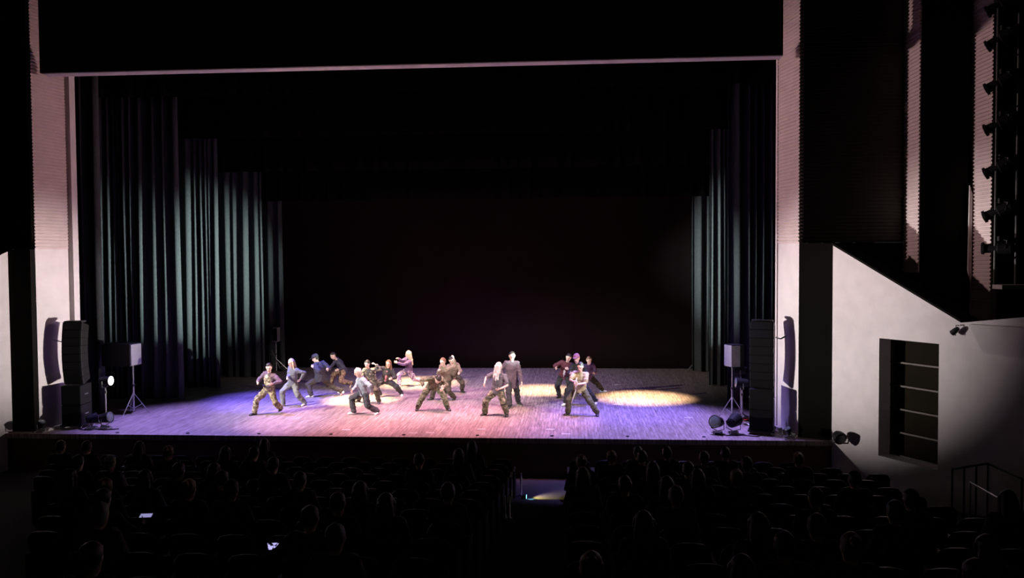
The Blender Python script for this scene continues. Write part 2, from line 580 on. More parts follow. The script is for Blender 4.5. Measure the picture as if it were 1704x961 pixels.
# ------------------------------------------------------------------ speaker stacks
def line_array(x, y, yaw, label, n=8, h=.207, z0=1.13):
    t = empty('line_array', (x, y, z0), label, 'speaker', 'curved line arrays on the speaker stacks', yaw)
    a, yy, zz = R(14), -.14, 0.0
    for k in range(n):
        # front edge leans: the lowest cabinet aims down, the top one slightly up
        mtx = Matrix.Translation((0, yy, zz)) @ Matrix.Rotation(a, 4, 'X')
        c = NB()
        prism(c, [(-.32, 0, 0), (-.32, 0, h - .004), (-.30, .40, h - .018), (-.30, .40, .014)], (.64, 0, 0))
        c.transform(mtx)
        mod = build('array_module', c, M['cab'], t)
        g = NB()
        box(g, (-.30, -.016, .012), (.30, -.0005, h - .014))
        g.transform(mtx)
        build('grille', g, M['grille'], mod)
        br = NB()
        for s in (-1, 1):
            box(br, (s * .324 - .004, .01, .02), (s * .324 + .004, .05, h - .02))
        br.transform(mtx)
        build('rigging_plate', br, M['steel'] if x > 0 else M['darksteel'], mod)
        yy -= h * math.sin(a)
        zz += h * math.cos(a)
        a -= R(4.0)
    fr = NB()
    box(fr, (-.3, yy + .03, zz - .02), (.3, yy + .3, zz + .025))
    build('top_frame', fr, M['darksteel'], t)
    return t


def subwoofer(x, y, z, yaw, h, label):
    t = empty('subwoofer', (x, y, z), label, 'speaker', 'subwoofers under the line arrays', yaw)
    boxo('cabinet', (-.33, -.32, .0), (.33, .33, h - .01), M['cab'], t, bev=.012)
    boxo('grille', (-.31, -.34, .03), (.31, -.321, h - .04), M['grille'], t)
    for s in (-1, 1):
        bm = NB()
        path(bm, [(s * .331, -.08, h * .5), (s * .36, -.06, h * .5), (s * .36, .06, h * .5), (s * .331, .08, h * .5)], .012)
        build('handle', bm, M['steel'], t)
    return t


def dolly(x, y, yaw, label):
    t = empty('dolly', (x, y, 0), label, 'dolly', 'low dollies under the speaker stacks', yaw)
    boxo('platform', (-.37, -.36, .07), (.37, .37, .11), M['black'], t)
    for sx in (-1, 1):
        for sy in (-1, 1):
            bm = NB()
            lathe(bm, (sx * .3 - .015, sy * .3, .035), (1, 0, 0), [(0, .034), (.03, .034)], 12)
            build('caster', bm, M['steel'], t)
    return t


for side, x, y, yaw in (('left', -9.12, .72, R(8)), ('right', 8.54, .72, R(-17))):
    dolly(x, y, yaw, 'low black dolly carrying the %s speaker stack' % side)
    subwoofer(x, y, .11, yaw, .51, 'lower black subwoofer at the foot of the %s speaker stack' % side)
    subwoofer(x, y, .62, yaw, .51, 'upper black subwoofer under the %s curved line array' % side)
    line_array(x, y, yaw, 'black curved line array on top of the %s speaker stack' % side)
    for o in col.objects:
        if o.parent is None and o.name.split('.')[0] in ('dolly', 'subwoofer', 'line_array'):
            if o.location.x < 0: o.scale = (.74, 1, 1)
            else: o.scale = (.84, 1, 1)
bm = NB()
path(bm, [(8.86, .72, 2.36), (8.98, .72, 2.32), (9.13, .72, 2.40)], .018, 8)
tag(build('brace_bar', bm, M['steel']), 'pale bar tying the right line array to the wall', 'bar')
bm = NB()
path(bm, [(-9.40, .72, 2.22), (-9.70, .72, 2.28)], .016, 8)
tag(build('brace_bar', bm, M['steel']), 'pale bar tying the left line array to the wall', 'bar')


# ------------------------------------------------------------------ stands with speakers
def tripod(x, y, h, label, group='tripod stands beside the stage', az=0.0, r=.026, m='steel', foot=.42, name='tripod_stand'):
    t = empty(name, (x, y, 0), label, 'stand', group, az)
    bm = NB()
    tube(bm, (0, 0, .06), (0, 0, h * .62), r, seg=10)
    tube(bm, (0, 0, h * .60), (0, 0, h), r * .75, seg=10)
    build('pole', bm, M[m], t)
    bm = NB()
    lathe(bm, (0, 0, h * .57), (0, 0, 1), [(0, r * 1.6), (.06, r * 1.6)], 10)
    tube(bm, (r, 0, h * .6), (r + .06, 0, h * .6), .01)
    build('collar', bm, M['darksteel'], t)
    for k in range(3):
        a = 2 * math.pi * k / 3 + .3
        bm = NB()
        e = V((math.cos(a) * foot, math.sin(a) * foot, .015))
        tube(bm, (0, 0, h * .44), e, r * .5, seg=8)
        tube(bm, (0, 0, .16), e * .55 + V((0, 0, h * .2)), r * .35, seg=8)
        build('leg', bm, M[m], t)
    return t


tripod(-8.58, 2.55, 1.38, 'bright steel tripod stand under the long black speaker at left')
t = empty('monitor_speaker', (-8.86, 2.6, 1.38), 'long black speaker, its lit end painted grey, on the left tripod', 'speaker', 'speakers on tripods', R(-6))
bm = NB()
prism(bm, [(-.52, -.26, 0), (.36, -.26, 0), (.36, .22, 0), (-.52, .26, 0)], (0, 0, .63))
build('cabinet', bm, M['cab'], t)
boxo('grille', (.361, -.25, .02), (.40, .21, .61), M['grey_lit_cab'], t)  # light falling on the end face, put into its grey colour
bm = NB(); lathe(bm, (.28, 0, -.06), (0, 0, 1), [(0, .03), (.059, .03), (.06, .05)], 10)
build('pole_socket', bm, M['black'], t)
bm = NB(); path(bm, [(-.2, .1, .631), (-.2, .1, .66), (.05, .1, .66), (.05, .1, .631)], .012)
build('handle', bm, M['black'], t)

tripod(8.12, 2.35, 1.42, 'bright steel tripod stand under the small upright speaker at right')
t = empty('monitor_speaker', (8.17, 2.35, 1.42), 'small upright speaker, its lit faces painted grey, on the right tripod', 'speaker', 'speakers on tripods', R(20))
boxo('cabinet', (-.17, -.19, 0), (.19, .2, .6), M['cab'], t, bev=.015)
boxo('grille', (-.19, -.195, .02), (.06, -.191, .58), M['grey_lit_cab'], t)  # lit left part of the front, painted grey over the dark cabinet
boxo('lit_side_panel', (-.192, -.18, .02), (-.171, .18, .58), M['grey_lit_cab'], t)  # lit left side, painted grey as well
bm = NB(); lathe(bm, (0, 0, -.06), (0, 0, 1), [(0, .03), (.059, .03), (.06, .05)], 10)
build('pole_socket', bm, M['black'], t)

# farther up stage, half hidden by the last legs
tripod(-7.62, 11.3, 1.2, 'thin stand holding the pale speaker by the left farthest curtain', foot=.5, r=.02)
t = empty('monitor_speaker', (-7.62, 11.3, 1.2), 'pale narrow speaker half hidden by the left farthest curtain', 'speaker', 'speakers on tripods', 0)
boxo('cabinet', (-.1, -.15, 0), (.12, .15, .55), M['grey_lit_cab'], t, bev=.02)
boxo('grille', (-.085, -.16, .03), (.105, -.151, .52), M['grille'], t)
bm = NB(); tube(bm, (-7.66, 10.9, .9), (-7.25, 10.7, .22), .022)
tag(build('boom_pole', bm, M['steel']), 'pale slanting pole leaning by the left farthest curtain', 'pole')
bm = NB(); tube(bm, (8.30, 12.2, .02), (8.66, 12.35, .42), .022)
tag(build('boom_pole', bm, M['steel']), 'pale slanting pole leaning by the right farthest curtain', 'pole')


# ------------------------------------------------------------------ stage lamps
def lamp_head(t, c, d, r, ln, lens, yoke_axis=None, part='housing'):
    """a can with a flared front along d, held in a yoke"""
    c, d = V(c), V(d).normalized()
    bm = NB()
    lathe(bm, c - d * ln * .5, d, [(0, r * .45), (.03, r * .75), (ln * .35, r * .85), (ln * .8, r), (ln, r * 1.08), (ln - .005, r * .95)], 16)
    hs = build(part, bm, M['black'], t, False)
    bm = NB()
    lathe(bm, c + d * ln * .482, d, [(0, r * .93), (.012, r * .8), (.02, r * .4)], 16)
    build('lens', bm, M[lens], hs)
    s = d.cross(V((0, 0, 1))).normalized()
    bm = NB()
    dn = V((0, 0, -1))
    path(bm, [c + s * r * 1.15, c + s * r * 1.15 + dn * r * 1.1, c + dn * r * 1.5, c - s * r * 1.15 + dn * r * 1.1, c - s * r * 1.15], .012)
    build('yoke', bm, M['darksteel'], t)


def floor_lamp(x, y, d, r, label, lens='lens', group='black floor lamps at the stage edge'):
    t = empty('floor_can_lamp', (x, y, 0), label, 'lamp', group)
    lamp_head(t, (0, 0, r * 1.6 + .06), d, r, r * 2.1, lens)
    for s in (-1, 1):
        bm = NB()
        box(bm, (s * .1 - .02, -.12, 0), (s * .1 + .02, .12, .035))
        build('foot', bm, M['steel'], t)
    bm = NB()
    box(bm, (-.12, -.03, .035), (.12, .03, .075))
    build('base_bar', bm, M['steel'], t)
    return t


floor_lamp(7.42, .5, (-.5, -.65, .15), .15, 'black can lamp with a glinting lens at the right stage edge, nearer the dancers')
floor_lamp(7.80, .5, (.35, .5, .1), .16, 'black can lamp turned away beside the right speaker stack')
floor_lamp(-8.56, .45, (.6, .5, .1), .13, 'left one of two black can lamps at the left stage corner')
floor_lamp(-8.22, .5, (.8, -.1, .15), .14, 'right one of two black can lamps at the left stage corner')
floor_lamp(-9.62, -.02, (.2, -.1, .4), .09, 'little black floor lamp at the foot of the left pier')
floor_lamp(9.0, -.02, (-.2, -.1, .4), .08, 'little black floor lamp at the foot of the right pier')


def stand_lamp(x, y, z, d, label, lens, h2=None):
    t = empty('side_lamp_stand', (x, y, 0), label, 'lamp', 'side lamps on stands in the wings')
    bm = NB(); tube(bm, (0, 0, .03), (0, 0, z - .2), .017)
    build('pole', bm, M['steel'], t)
    for k in range(4):
        a = math.pi / 2 * k + .6
        bm = NB(); tube(bm, (0, 0, .12), (.28 * math.cos(a), .28 * math.sin(a), .015), .012)
        build('leg', bm, M['steel'], t)
    bm = NB(); lathe(bm, (0, 0, z - .34), (0, 0, 1), [(0, .035), (.07, .035)], 8)
    build('collar', bm, M['darksteel'], t)
    lamp_head(t, (0, 0, z), d, .13, .34, lens)
    return t


stand_lamp(-8.70, 1.35, 1.12, (1, -.05, .02), 'lit side lamp with a glaring white lens on a thin stand at left', 'lamp_on')
stand_lamp(8.26, 1.75, 1.08, (-1, -.05, .03), 'black side lamp on a thin stand before the right tripod', 'lens')
stand_lamp(8.40, 2.6, 1.30, (-1, .3, .05), 'black side lamp on a taller stand behind the right tripod', 'lens')
# cables
for pts, m, lab in (([(-9.0, .6, .02), (-8.8, .3, .02), (-8.5, .2, .02), (-8.35, .35, .02), (-8.1, .25, .02), (-7.8, .4, .02)], 'black', 'black cable lying at the left stage corner'),
                    ([(7.3, .6, .02), (7.6, .25, .02), (8.0, .3, .02), (8.3, .15, .02), (8.5, .4, .02)], 'black', 'black cable lying at the right stage corner'),
                    ([(8.0, 2.1, .02), (8.15, 1.95, .05), (8.35, 2.05, .03), (8.5, 2.2, .05), (8.3, 2.3, .02), (8.1, 2.2, .05)], 'red', 'red cable coiled behind the right speaker stack')):
    bm = NB(); path(bm, pts, .014 if m == 'black' else .022)
    tag(build('cable', bm, M[m]), lab, 'cable', None)
# made-up white blocks standing for lit patches of the wall foot
for k in range(5):
    bm = NB(); p = V((9.02, 1.08, 0)).lerp(V((9.22, .22, 0)), k / 4) + V((-.06, 0, 0))
    box(bm, (p.x - .05, p.y - .05, 0), (p.x + .05, p.y + .05, .09), None, .015)
    tag(build('lit_patch_block', bm, M['white']), ['upstage-most', 'second', 'middle', 'fourth', 'front-most'][k] + ' of five small white blocks standing for lit patches, right wall foot', 'block', 'white blocks for lit patches along the right wall foot')
for k in range(2):
    p = V((-9.72, .2, 0)).lerp(V((-9.5, .62, 0)), k * .9)
    boxo('white_board', (p.x - .02, p.y - .1, 0), (p.x + .22, p.y + .12, .06), M['white'])
    tag(bpy.context.scene.collection.objects[-1], ('front' if k == 0 else 'rear') + ' low white board on the floor by the left speaker stack', 'board')
# flood lamp at the right stage corner, outside the pier
t = empty('corner_flood_lamp', (9.93, -.62, 0), 'rounded black flood lamp on a bracket at the right stage corner', 'lamp')
bm = NB(); lathe(bm, (0, .04, .24), (.15, -.6, -.22), [(-.04, .05), (.0, .10), (.10, .14), (.2, .15), (.22, .12)], 14)
hs = build('housing', bm, M['black'], t)
bm = NB(); lathe(bm, V((0, .04, .24)) + V((.15, -.6, -.22)).normalized() * .215, (.15, -.6, -.22), [(0, .12), (.01, .09)], 14)
build('lens', bm, M['lens'], hs)
bm = NB(); path(bm, [(0, .45, .02), (0, .25, .0), (.03, .06, .05), (.03, .02, .2)], .018)
build('bracket', bm, M['darksteel'], t)
# little lamp on the shoulder of the right side wall
t = empty('wall_lamp', wallpt(3.22, 2.82, -.02), 'small black lamp clamped to the shoulder of the right side wall', 'lamp')
bm = NB(); lathe(bm, (-.08, -.05, .03), (-.3, .5, -.5), [(-.07, .035), (0, .055), (.1, .06), (.105, .05)], 12)
hs = build('housing', bm, M['black'], t)
bm = NB(); lathe(bm, V((-.08, -.05, .03)) + V((-.3, .5, -.5)).normalized() * .103, (-.3, .5, -.5), [(0, .048), (.008, .03)], 12)
build('lens', bm, M['white'], hs)
bm = NB(); path(bm, [(0, 0, .12), (-.07, -.04, .13), (-.09, -.06, -.08)], .012)
build('bracket', bm, M['darksteel'], t)

# spotlight ladder in the recess at the far right
t = empty('lighting_ladder', (12.70, -2.0, 3.72), 'dark upright pipe ladder carrying spotlights at far right', 'ladder')
for x_ in (0, .42):
    bm = NB(); tube(bm, (x_, 0, 0), (x_, 0, 9.5), .03)
    build('upright_pipe', bm, M['darksteel'], t)
for k in range(9):
    bm = NB(); tube(bm, (0, 0, .55 + k * 1.05), (.42, 0, .55 + k * 1.05), .018)
    build('rung', bm, M['darksteel'], t)
bm = NB(); tube(bm, (.15, -.05, 3.3), (1.3, -.2, 3.55), .05)
build('brace', bm, M['window_frame'], t)
ORD = ['topmost', 'second', 'third', 'fourth', 'fifth', 'sixth', 'lowest']
for k, (py, tilt) in enumerate(((9.50, -.4), (8.80, -.45), (7.90, -.4), (7.03, -.35), (6.14, -.4), (5.22, -.35), (4.43, .0))):
    lab = ('%s spotlight from the top on the far right ladder' % ORD[k]) if 0 < k < 6 else '%s spotlight on the far right ladder' % ORD[k]
    o = empty('ladder_spotlight', (12.74, -1.95, py), lab, 'lamp', 'spotlights on the far right ladder')
    d = V((-.75, .45, tilt)).normalized()
    bm = NB(); lathe(bm, V((.08, -.05, .05)) - d * .2, d, [(0, .07), (.02, .12), (.26, .14), (.28, .10), (.5, .10), (.51, .13), (.56, .13)], 14)
    hs = build('housing', bm, M['black'], o)
    bm = NB(); lathe(bm, V((.08, -.05, .05)) + d * .362, d, [(0, .11), (.01, .07)], 12)
    build('lens', bm, M['lens'], hs)
    bm = NB(); path(bm, [(.08, -.2, .05), (.12, -.2, .2), (.1, 0, .24), (.06, .14, .2), (.06, .12, .05)], .014)
    build('yoke', bm, M['darksteel'], o)
    bm = NB(); box(bm, (.04, -.06, .2), (.16, .06, .3))
    build('clamp', bm, M['darksteel'], o)
# ------------------------------------------------------------------ people
def cloth(name, c, var=.12): return mat(name, c, .85, var, 14, .25, 60)


PM = dict(
    skin=mat('skin', (.78, .53, .42), .5, .06, 12),
    eye=mat('eye', (.03, .02, .02), .3, .1, 20),
    lip=mat('lips', (.45, .15, .13), .5, .1, 20),
    hair=mat('black_hair', (.022, .016, .013), .45, .3, 30, .4, 120, stretch=(1, 1, .2)),
    brown=mat('brown_hair', (.22, .11, .06), .45, .3, 30, .4, 120, stretch=(1, 1, .2)),
    blond=mat('blond_hair', (.75, .56, .38), .45, .2, 30, .4, 120, stretch=(1, 1, .2)),
    platinum=mat('platinum_hair', (.85, .80, .72), .45, .12, 30, .4, 120, stretch=(1, 1, .2)),
    greyhair=mat('grey_hair', (.30, .30, .30), .5, .2, 30, .4, 120, stretch=(1, 1, .2)),
    navy=cloth('navy_cloth', (0.05, 0.045, 0.065)), mauve=cloth('mauve_cloth', (.13, .085, .105)), grey=cloth('grey_cloth', (0.16, 0.155, 0.175)),
    blackc=cloth('black_cloth', (.03, .028, .03)), brownc=cloth('brown_cloth', (0.06, 0.045, 0.03)), olive=cloth('olive_cloth', (0.1, 0.095, 0.045)),
    khaki=cloth('khaki_cloth', (.46, .40, .21)), denim=mat('pale_denim', (.27, .31, .35), .85, .5, 7, .3, 60), jeans=mat('dark_jeans', (.05, .056, .06), .85, .4, 7, .3, 60),
    greyjeans=mat('grey_jeans', (.24, .245, .20), .85, .3, 7, .3, 60), burgundy=cloth('burgundy_cloth', (0.12, 0.03, 0.045)), purple=cloth('purple_cloth', (0.12, 0.06, 0.15)),
    mauvep=camo('mauve_pattern', [(.30, .18, .26), (.42, .30, .42), (.18, .09, .15), (.50, .38, .40)], 8),
    tan=cloth('tan_cloth', (0.22, 0.17, 0.12)), white=cloth('white_cloth', (.8, .78, .75), .05), pinkc=cloth('pink_cloth', (.42, .16, .20)), whiteshoe=mat('white_leather', (.85, .83, .82), .5, .05, 20),
    darkshoe=mat('black_leather', (.025, .022, .022), .4, .2, 20), blueshoe=mat('blue_shoe', (.45, .5, .8), .5, .1, 20),
    camot=camo('tan_camo', [(.40, .33, .20), (.12, .095, .05), (.30, .25, .14), (.52, .45, .31)]),
    camog=camo('green_camo', [(.035, .035, .02), (.14, .135, .075), (.07, .07, .04), (.22, .20, .13)]),
    camop=camo('rust_camo', [(.34, .18, .12), (.16, .07, .06), (.42, .28, .14), (.24, .11, .10)]),
    stripe=camo('dark_stripe', [(.03, .03, .03), (.22, .19, .15), (.05, .05, .05), (.30, .26, .2)], 5),
)


def remesh(name, bm, m, vox, parent, smooth=2, wrinkle=0.0, ratio=1.0, seed=0):
    me = bpy.data.meshes.new(name)
    bmesh.ops.recalc_face_normals(bm, faces=bm.faces)
    bm.to_mesh(me)
    bm.free()
    tmp = bpy.data.objects.new('tmp', me)
    col.objects.link(tmp)
    r = tmp.modifiers.new('r', 'REMESH')
    r.mode = 'VOXEL'
    r.voxel_size = vox
    if smooth:
        s = tmp.modifiers.new('s', 'SMOOTH')
        s.factor = .5
        s.iterations = smooth
    if ratio < 1:
        d = tmp.modifiers.new('d', 'DECIMATE')
        d.ratio = ratio
    dg = bpy.context.evaluated_depsgraph_get()
    out = bpy.data.meshes.new_from_object(tmp.evaluated_get(dg))
    bpy.data.objects.remove(tmp)
    bpy.data.meshes.remove(me)
    out.name = name
    if wrinkle:
        ns = [v.normal.copy() for v in out.vertices]
        for v, n in zip(out.vertices, ns):
            p = v.co * 9 + V((seed * 3.1, 0, 0))
            q = V((p.x * 1.0, p.y, p.z * 1.9))
            v.co += n * wrinkle * (noise.noise(q) + .5 * noise.noise(q * 2.3))
    out.materials.clear()
    out.materials.append(m)
    out.shade_smooth()
    o = bpy.data.objects.new(name, out)
    col.objects.link(o)
    o.parent = parent
    return o


def ik(a, b, l1, l2, pole):
    d = b - a
    L = d.length
    if L > (l1 + l2) * .995:
        k = L / ((l1 + l2) * .995)
        if k > 1.12:
            b = a + d / L * (l1 + l2) * .995 * 1.12
            d = b - a
            L = d.length
            k = 1.12
        l1 *= k
        l2 *= k
    u = d.normalized()
    L = max(L, abs(l1 - l2) * 1.05 + .02)
    x = (l1 * l1 - l2 * l2 + L * L) / (2 * L)
    hgt = math.sqrt(max(l1 * l1 - x * x, 1e-6))
    p = pole - u * pole.dot(u)
    if p.length < 1e-4: p = V((0, -1, 0)) - u * (-u.y)
    return a + u * x + p.normalized() * hgt, b


def hand(bm, wrist, d, nrm, side, h, curl=.5):
    """palm, four fingers of different length, thumb from the side of the palm; nrm points out of the palm"""
    k = h / 1.65
    d = d.normalized()
    nrm = (nrm - d * nrm.dot(d)).normalized()
    s = d.cross(nrm) * side
    pc = wrist + d * .055 * k
    rings(bm, [(wrist - d * .015 * k, s, nrm, .024 * k, .019 * k), (wrist + d * .02 * k, s, nrm, .033 * k, .018 * k), (wrist + d * .06 * k, s, nrm, .042 * k, .017 * k),
               (wrist + d * .092 * k, s, nrm, .041 * k, .014 * k), (wrist + d * .1 * k, s, nrm, .034 * k, .009 * k)], 12)
    for i, (off, ln) in enumerate(((.034, .070), (.0115, .080), (-.0115, .074), (-.034, .058))):
        p = wrist + d * (.088 - abs(off) * .15) * k + s * off * k
        ang = curl * .6
        dirn = (d + s * off * 3.2).normalized()
        for seg, r0, r1 in ((.45, .0098, .0092), (.3, .0092, .0085), (.25, .0085, .0072)):
            dd = (dirn * math.cos(ang) + nrm * math.sin(ang)).normalized()
            q = p + dd * ln * seg * k
            capsule(bm, p, q, r0 * k, r1 * k, 8)
            p = q
            ang += curl * .8
    p = wrist + d * .028 * k + s * .03 * k
    dd = (d * .65 + s * .75 + nrm * .25).normalized()
    q = p + dd * .04 * k
    capsule(bm, p, q, .0125 * k, .011 * k, 8)
    capsule(bm, q, q + (dd + d * .5 + nrm * .3).normalized() * .03 * k, .011 * k, .0085 * k, 8)


def person(name, label, group, h, az, fl, fr, pel, neck, head, hl, hr, top, legs, shoe, hair, hairkind='short', face_az=None, face_pitch=0.0,
           loose=1.1, hem=.07, sleeve=1.0, cap=None, toes=(None, None), kp=((0, 0, 0), (0, 0, 0)), ep=((0, 0, 0), (0, 0, 0)), lift=(0, 0), rot=True,
           extra=None, vox=.0075, lowres=False, shin_dirt=None):
    fl, fr, pel, neck, head, hl, hr = (V(p) for p in (fl, fr, pel, neck, head, hl, hr))
    base = V(((fl.x + fr.x) / 2, (fl.y + fr.y) / 2, 0)) if rot else V((0, 0, 0))
    fl, fr, pel, neck, head, hl, hr = (p - base for p in (fl, fr, pel, neck, head, hl, hr))
    root = empty(name, base, label, 'person', group)
    a = R(az)
    F = V((math.sin(a), -math.cos(a), 0))
    S = V((math.cos(a), math.sin(a), 0))
    flip = 1
    if S.x < 0:
        S, flip = -S, -1
    k = h / 1.65
    u = (neck - pel).normalized()
    Sh = (S - u * S.dot(u)).normalized()
    Fw = Sh.cross(u)
    if Fw.dot(F) < 0: Fw = -Fw
    if Fw.dot(F) < .05 and F.dot(u) > 0: pass
    T = (neck - pel).length
    hipL, hipR = pel - S * .088 * k, pel + S * .088 * k
    shL, shR = neck - u * .045 * k - Sh * .165 * k, neck - u * .045 * k + Sh * .165 * k
    # legs
    LT = .245 * h
    res = []
    for hip, ft, sd, i in ((hipL, fl, -1, 0), (hipR, fr, 1, 1)):
        ank = ft + V((0, 0, .085 * k + lift[i]))
        pole = F + S * sd * .35 + V(kp[i])
        kn, ank = ik(hip, ank, LT, LT, pole)
        td = V(toes[i]) if toes[i] else (F + S * sd * .35)
        td.z = td.z if toes[i] else 0
        res.append((hip, kn, ank, td.normalized()))
    arms = []
    for sh, hd, sd, i in ((shL, hl, -1, 0), (shR, hr, 1, 1)):
        pole = -F * .5 + Sh * sd * .6 + V((0, 0, -.7)) + V(ep[i])
        el, hd2 = ik(sh, hd, .172 * h, .172 * h, pole)
        arms.append((sh, el, hd2, sd))
    hu = ((head - neck).normalized() * .8 + V((0, 0, .5))).normalized()
    fa = R(az if face_az is None else face_az)
    fd = V((math.sin(fa), -math.cos(fa), -face_pitch))
    fd = (fd - hu * fd.dot(hu)).normalized()
    hs = fd.cross(hu)
    kh = h / 1.65 * 1.12
    # ---- body: one continuous skin
    bm = NB()
    rings(bm, [(pel - u * .09 * k, Sh, Fw, .10 * k, .08 * k), (pel, Sh, Fw, .155 * k, .10 * k), (pel + u * T * .3, Sh, Fw, .135 * k, .09 * k), (pel + u * T * .6, Sh, Fw, .15 * k, .105 * k),
               (pel + u * T * .85, Sh, Fw, .155 * k, .095 * k), (neck - u * .02, Sh, Fw, .09 * k, .065 * k)], 14)
    capsule(bm, neck - u * .06 * k, head - hu * .05 * kh, .056 * k, .05 * k)
    for hip, kn, ank, td in res:
        capsule(bm, hip, kn, .078 * k, .05 * k)
        capsule(bm, kn, ank, .05 * k, .034 * k)
        capsule(bm, ank - V((0, 0, .04 * k)), ank - V((0, 0, .05 * k)) + td * .13 * k, .034 * k, .026 * k)
    for sh, el, hd2, sd in arms:
        capsule(bm, sh - Sh * sd * .05 * k, sh, .055 * k, .052 * k)
        capsule(bm, sh, el, .046 * k, .036 * k)
        dd = (hd2 - el).normalized()
        wr = hd2 - dd * .05 * k
        capsule(bm, el, wr, .036 * k, .025 * k)
        nrm = (-Sh * sd + Fw * .4)
        hand(bm, wr, dd, nrm, -sd * flip, h, .75)
    hc = head
    hh = .118 * kh
    rr = []
    for t, w, dpt, o in ((-.98, .028, .03, .035), (-.85, .045, .052, .028), (-.6, .058, .07, .014), (-.3, .068, .083, .004), (0, .074, .092, 0), (.3, .076, .095, -.004), (.6, .068, .084, -.006), (.85, .045, .056, -.006), (.98, .016, .02, -.006)):
        rr.append((hc + hu * t * hh + fd * o * kh, hs, fd, w * kh, dpt * kh))
    rings(bm, rr, 16)
    nb = hc + fd * .088 * kh
    capsule(bm, nb + hu * .012 * kh, nb - hu * .03 * kh + fd * .014 * kh, .009 * kh, .014 * kh, 8)
    capsule(bm, hc + fd * .088 * kh - hs * .03 * kh + hu * .022 * kh, hc + fd * .088 * kh + hs * .03 * kh + hu * .022 * kh, .009 * kh, .009 * kh, 8)
    capsule(bm, hc + fd * .083 * kh - hs * .02 * kh - hu * .058 * kh, hc + fd * .083 * kh + hs * .02 * kh - hu * .058 * kh, .009 * kh, .009 * kh, 8)
    for sd in (-1, 1):
        capsule(bm, hc + hs * sd * .076 * kh - fd * .005 * kh + hu * .02 * kh, hc + hs * sd * .074 * kh + fd * .002 * kh - hu * .022 * kh, .014 * kh, .010 * kh, 8)
    remesh('body', bm, PM['skin'], vox, root, 2, 0, .45 if not lowres else .25)
    if not lowres:
        for sd in (-1, 1):
            bm = NB()
            p = hc + fd * .0865 * kh + hs * sd * .03 * kh + hu * .004 * kh
            capsule(bm, p - hs * .007 * kh, p + hs * .007 * kh, .009 * kh, .009 * kh, 8)
            build('eye', bm, PM['eye'], root, True)
        bm = NB()
        p = hc + fd * .091 * kh - hu * .055 * kh
        capsule(bm, p - hs * .018 * kh, p + hs * .018 * kh, .0075 * kh, .0075 * kh, 8)
        build('mouth', bm, PM['lip'], root, True)
    # ---- top
    L_ = loose
    bm = NB()
    rings(bm, [(pel - u * hem * k, Sh, Fw, .178 * k * L_, .135 * k * L_), (pel + u * .05, Sh, Fw, .175 * k * L_, .13 * k * L_), (pel + u * T * .35, Sh, Fw, .160 * k * L_, .122 * k * L_), (pel + u * T * .65, Sh, Fw, .178 * k * L_, .132 * k * L_),
               (pel + u * T * .88, Sh, Fw, .178 * k, .115 * k), (neck - u * .01, Sh, Fw, .10 * k, .082 * k), (neck + u * .025, Sh, Fw, .068 * k, .066 * k)], 18)
    for sh, el, hd2, sd in arms:
        dd = (hd2 - el).normalized()
        capsule(bm, sh - Sh * sd * .07 * k, sh, .078 * k, .074 * k)
        if sleeve >= 1:
            capsule(bm, sh, el, .070 * k * L_, .058 * k * L_)
            capsule(bm, el, el + dd * ((hd2 - el).length - .085 * k), .058 * k * L_, .044 * k * L_)
        else:
            capsule(bm, sh, sh.lerp(el, sleeve * 1.3), .072 * k * L_, .066 * k * L_)
    tp = remesh('top', bm, PM[top], .013, root, 3, .018, .6 if not lowres else .3, seed=len(label))
    # ---- trousers
    bm = NB()
    rings(bm, [(pel - V((0, 0, .10 * k)), S, F, .12 * k, .11 * k), (pel - u * .03, Sh, Fw, .165 * k, .125 * k), (pel + u * .07 * k, Sh, Fw, .15 * k, .112 * k)], 16)
    for hip, kn, ank, td in res:
        capsule(bm, hip, kn, .112 * k, .094 * k)
        e = kn.lerp(ank, .93)
        capsule(bm, kn, e, .092 * k, .082 * k)
    remesh('trousers', bm, PM[legs], .013, root, 3, .022, .6 if not lowres else .3, seed=len(label) + 5)
    # ---- shoes
    for hip, kn, ank, td in res:
        bm = NB()
        up = V((0, 0, 1))
        if lift and (ank.z > .2):
            up = ((kn - ank).normalized() + V((0, 0, .3))).normalized()
        td2 = (td - up * td.dot(up)).normalized()
        s_ = td2.cross(up)
        o_ = ank - up * .085 * k
        rings(bm, [(o_ - td2 * .075 * k + up * .035 * k, s_, up, .022 * k, .03 * k), (o_ - td2 * .05 * k + up * .045 * k, s_, up, .038 * k, .045 * k), (o_ + td2 * .02 * k + up * .05 * k, s_, up, .042 * k, .05 * k),
                   (o_ + td2 * .09 * k + up * .038 * k, s_, up, .048 * k, .038 * k), (o_ + td2 * .15 * k + up * .03 * k, s_, up, .046 * k, .03 * k), (o_ + td2 * .185 * k + up * .022 * k, s_, up, .028 * k, .02 * k)], 12)
        capsule(bm, ank - up * .03 * k, ank + up * .015 * k, .046 * k, .044 * k, 10)
        build('shoe', bm, PM[shoe], root, True)
    # ---- hair
    bm = NB()
    rr = []
    for t, w, dpt, o in ((-.45, .066, .05, -.045), (-.15, .080, .068, -.034), (.15, .084, .082, -.024), (.45, .083, .093, -.012), (.75, .068, .082, -.008), (.98, .042, .052, -.008), (1.1, .014, .018, -.008)):
        rr.append((hc + hu * t * hh + fd * o * kh, hs, fd, w * kh, dpt * kh))
    rings(bm, rr, 16)
